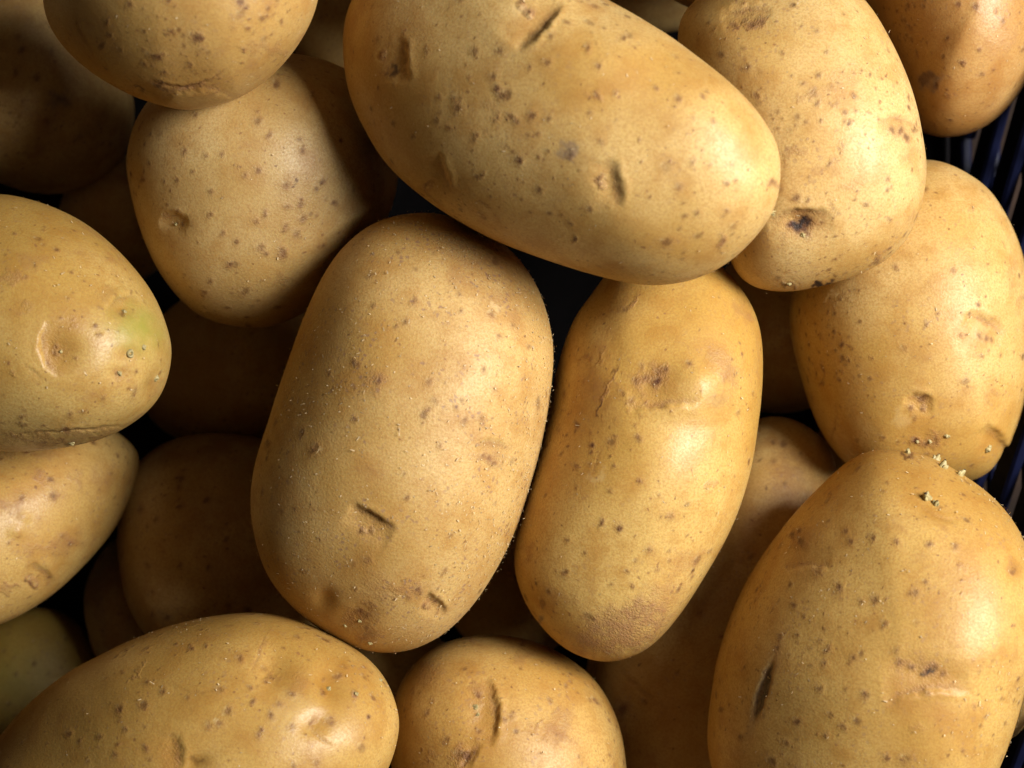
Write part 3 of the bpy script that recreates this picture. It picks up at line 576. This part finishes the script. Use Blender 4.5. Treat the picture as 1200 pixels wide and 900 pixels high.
crate = bpy.data.objects.new('plastic_crate', None); col.objects.link(crate)
crate.location = (0, 0, FLOOR-0.011)
tag(crate, 'dark blue plastic crate with diagonal lattice walls holding the potatoes', 'crate')
CO = -np.array(crate.location)
ZT = -0.002                         # rim height
XR, XL, YT, YB = 0.1335, -0.215, 0.175, -0.182
FL = 0.10                           # outward flare per metre of height
def crate_part(name, me):
    me.transform(__import__('mathutils').Matrix.Translation(tuple(CO)))
    return obj(name, me, M_PLASTIC, crate)
fp = crate_part('floor_panel', box_mesh('floor_panel', (XR+XL)/2, 0, FLOOR-0.003, XR-XL-0.02, YT-YB-0.02, 0.004, bev=0.001))
fp.data.materials.clear(); fp.data.materials.append(M_FLOOR)
def wall(side):
    # local frame: s along the wall, h up, n outward
    if side == 'right': org, S, Nn, half = np.array([XR, 0, 0]), np.array([0, 1, 0]), np.array([1, 0, 0]), (YT-YB)/2
    if side == 'left': org, S, Nn, half = np.array([XL, 0, 0]), np.array([0, -1, 0]), np.array([-1, 0, 0]), (YT-YB)/2
    if side == 'top': org, S, Nn, half = np.array([(XR+XL)/2, YT, 0]), np.array([-1, 0, 0]), np.array([0, 1, 0]), (XR-XL)/2
    if side == 'bottom': org, S, Nn, half = np.array([(XR+XL)/2, YB, 0]), np.array([1, 0, 0]), np.array([0, -1, 0]), (XR-XL)/2
    U = np.array([Nn[0]*FL, Nn[1]*FL, 1.0]); U /= np.linalg.norm(U)
    Nw = np.cross(S, U); 
    if Nw@Nn < 0: Nw = -Nw
    zb = FLOOR+0.002
    def bar(name, s0, h0, s1, h1, width, thick, off):
        a = org+S*s0+U*h0; b = org+S*s1+U*h1
        d = b-a; L = np.linalg.norm(d); d = d/L
        w = np.cross(d, Nw)
        c = (a+b)/2+Nw*off
        R = np.stack([Nw, d, w], 1)
        crate_part(name, box_mesh(name, *c, thick, L, width, R, 0.0007))
    # horizontal rails on the outside, top rim
    bar('rim', -half-0.004, ZT, half+0.004, ZT, 0.008, 0.009, 0.001)
    for h in (-0.018, -0.046, -0.074):
        bar('rail', -half, h, half, h, 0.0052, 0.0026, 0.0034)
    bar('rail', -half, zb+0.006, half, zb+0.006, 0.012, 0.003, 0.0)
    # diagonal slats inside
    H = ZT-0.005-(zb+0.012)
    run = H*1.05
    step = 0.0255
    s = -half-run
    while s < half:
        s0, s1 = s, s+run; h0, h1 = zb+0.012, ZT-0.005
        if s0 < -half: h0 += (-half-s0)/run*H; s0 = -half
        if s1 > half: h1 -= (s1-half)/run*H; s1 = half
        if s1-s0 > 0.01: bar('slat', s0, h0, s1, h1, 0.0095, 0.003, 0.0)
        s += step
    # ribs
    n = int(half*2/0.055)
    for i in range(n+1):
        p = -half+0.004+(2*half-0.008)*i/n
        bar('rib', p, zb+0.010, p, ZT-0.004, 0.004, 0.004, 0.0075)
for w_ in ('right', 'left', 'top', 'bottom'): wall(w_)

# ------------------------------------------------------------------ sprouts and loose skin
def sprout_mesh(name, r, kind, rng):
    """small bud: a leaning, knobbly cone; 'crown' is an open ring, 'tuft' a frayed stub"""
    V, Q = [], []
    nseg = 12
    def lathe(profile, off=(0, 0), lean=(0, 0), wob=0.12):
        b = len(V)
        ph = rng.uniform(0, 6.28)
        for i, (rr, h) in enumerate(profile):
            for j in range(nseg):
                a = 2*math.pi*j/nseg
                q = rr*(1+wob*math.sin(2*a+ph+i)+wob*0.7*math.sin(3*a-ph*2))
                V.append((off[0]+q*math.cos(a)+lean[0]*h, off[1]+q*math.sin(a)+lean[1]*h, h))
        for i in range(len(profile)-1):
            for j in range(nseg):
                Q.append((b+i*nseg+j, b+i*nseg+(j+1) % nseg, b+(i+1)*nseg+(j+1) % nseg, b+(i+1)*nseg+j))
    if kind == 'crown':
        lathe([(0.95*r, -0.4*r), (1.0*r, 0.2*r), (0.85*r, 0.65*r), (0.62*r, 0.72*r), (0.42*r, 0.45*r), (0.30*r, -0.1*r), (0.02*r, -0.15*r)], wob=0.18)
    elif kind == 'tuft':
        for k in range(5):
            o = rng.normal(size=2)*0.35*r
            lathe([(0.35*r, -0.4*r), (0.30*r, 0.3*r), (0.18*r, 0.8*r), (0.03*r, 1.1*r)], o, rng.normal(size=2)*0.6, 0.25)
    else:
        hh = {'bud': 0.75, 'sprout': 1.45}[kind]
        l = rng.normal(size=2)*0.30
        lathe([(1.0*r, -0.5*r), (0.92*r, 0.15*r*hh), (0.70*r, 0.5*r*hh), (0.48*r, 0.85*r*hh), (0.30*r, 1.1*r*hh), (0.03*r, 1.25*r*hh)], (0, 0), l, 0.14)
        for k in range(3 if kind == 'sprout' else 2):
            a = rng.uniform(0, 6.28); o = (0.62*r*math.cos(a), 0.62*r*math.sin(a))
            lathe([(0.5*r, -0.4*r), (0.48*r, 0.2*r*hh), (0.34*r, 0.5*r*hh), (0.03*r, 0.72*r*hh)], o, (o[0]/r*0.5, o[1]/r*0.5), 0.15)
    me = new_mesh(name, np.array(V), quads=Q)
    me.materials.append(M_SPROUT); me.materials.append(M_TIP)
    if kind in ('sprout', 'crown'):
        co = np.array(V); top = co[:, 2].max()
        for p in me.polygons:
            z = np.mean([co[i][2] for i in p.vertices])
            if kind == 'sprout' and z > 0.86*top: p.material_index = 1
            if kind == 'crown' and np.hypot(*np.mean([co[i][:2] for i in p.vertices], axis=0)) < 0.36*r: p.material_index = 1
    return me

def flakes_mesh(name, P, nrm, cand, n, rng):
    """curled scraps of dry skin standing off the surface"""
    idx = rng.choice(cand, size=n)
    c = P[idx]+rng.normal(size=(n, 3))*0.0003
    nn = nrm[idx]
    t = rng.normal(size=(n, 3)); t -= (t*nn).sum(1)[:, None]*nn; t /= np.linalg.norm(t, axis=1)[:, None]
    b = np.cross(nn, t)
    L = rng.gamma(2.6, 0.00012, size=n)[:, None]+0.00014
    W = (0.00007+0.00010*rng.random(n))[:, None]
    curl = rng.uniform(0.1, 0.75, size=n)[:, None]
    base = c-(c-P[idx])*0-nn*0.00003
    rows = []
    for f, h, w in ((0, 0, 1.0), (0.5, 0.18, 0.85), (1.0, 0.62, 0.3)):
        m = base+t*L*f+nn*L*h*curl
        rows += [m-b*W*w, m+b*W*w]
    V = np.stack(rows, 1).reshape(-1, 3)
    o = np.arange(n)[:, None]*6
    Q = np.concatenate([o+np.array([0, 1, 3, 2]), o+np.array([2, 3, 5, 4])])
    return new_mesh(name, V, quads=Q)

# ------------------------------------------------------------------ build every potato
for ki, (key, sp) in enumerate(SPECS.items()):
    low = sp.get('low', False)
    big = not low
    N = 300 if key in 'AEFGHKN' else (240 if big else (150 if sp['feats'] else 90))
    P, nrm, quads, tris, nfront, org = base_shape(sp, N, 12 if big else 9)
    rng = np.random.default_rng(sp['seed']*7+3)
    # true normals of the undisplaced surface
    d, A = apply_features(P, nrm, nfront, sp['feats'], rng,
                          int(((420 if key == 'A' else 560) if big else 260 if sp['feats'] else 80)*sp['mat'].get('spots', 0.5)))
    P = P+nrm*d[:, None]
    me = new_mesh('potato', P-org, quads, tris, A)
    mat = skin_material('potato_skin', sp['seed'], **sp['mat'])
    o = obj('potato', me, mat, None, tuple(org))
    tag(o, sp['label'], 'potato', 'unseen potatoes added to shade the heap' if sp.get('edge') else 'potatoes heaped in the crate')
    vn = np.zeros(len(P)*3, dtype=np.float32); me.vertices.foreach_get('normal', vn); vn = vn.reshape(-1, 3)
    if sp['flakes']:
        cand = np.nonzero((vn[:, 2] > -0.05))[0]
        cand = cand[cand < nfront]
        # scraps gather in uneven drifts
        w = lump_noise(P[cand]-org, rng, 0.022, 8)
        cand = cand[rng.random(len(cand)) < 1/(1+np.exp(-1.5*w))]
        fm = flakes_mesh('skin_flakes', P-org, vn, cand, sp['flakes'], rng)
        f = obj('skin_flakes', fm, M_FLAKE, o); tag(f, kind='stuff')
    X, Y = to_px(P)
    for (px, py, r, kind) in sp.get('sprouts', []):
        dd = np.hypot(X-px, Y-py); dd[vn[:, 2] < -0.1] = 1e9
        i = int(np.argmin(dd))
        from mathutils import Vector
        sm = sprout_mesh('sprout', r*0.56*PXM*(CAMZ-P[i, 2])/CAMZ, kind, rng)
        so = obj('sprout', sm, None, o, tuple(P[i]-org))
        so.rotation_euler = Vector(vn[i]).to_track_quat('Z', 'Y').to_euler()
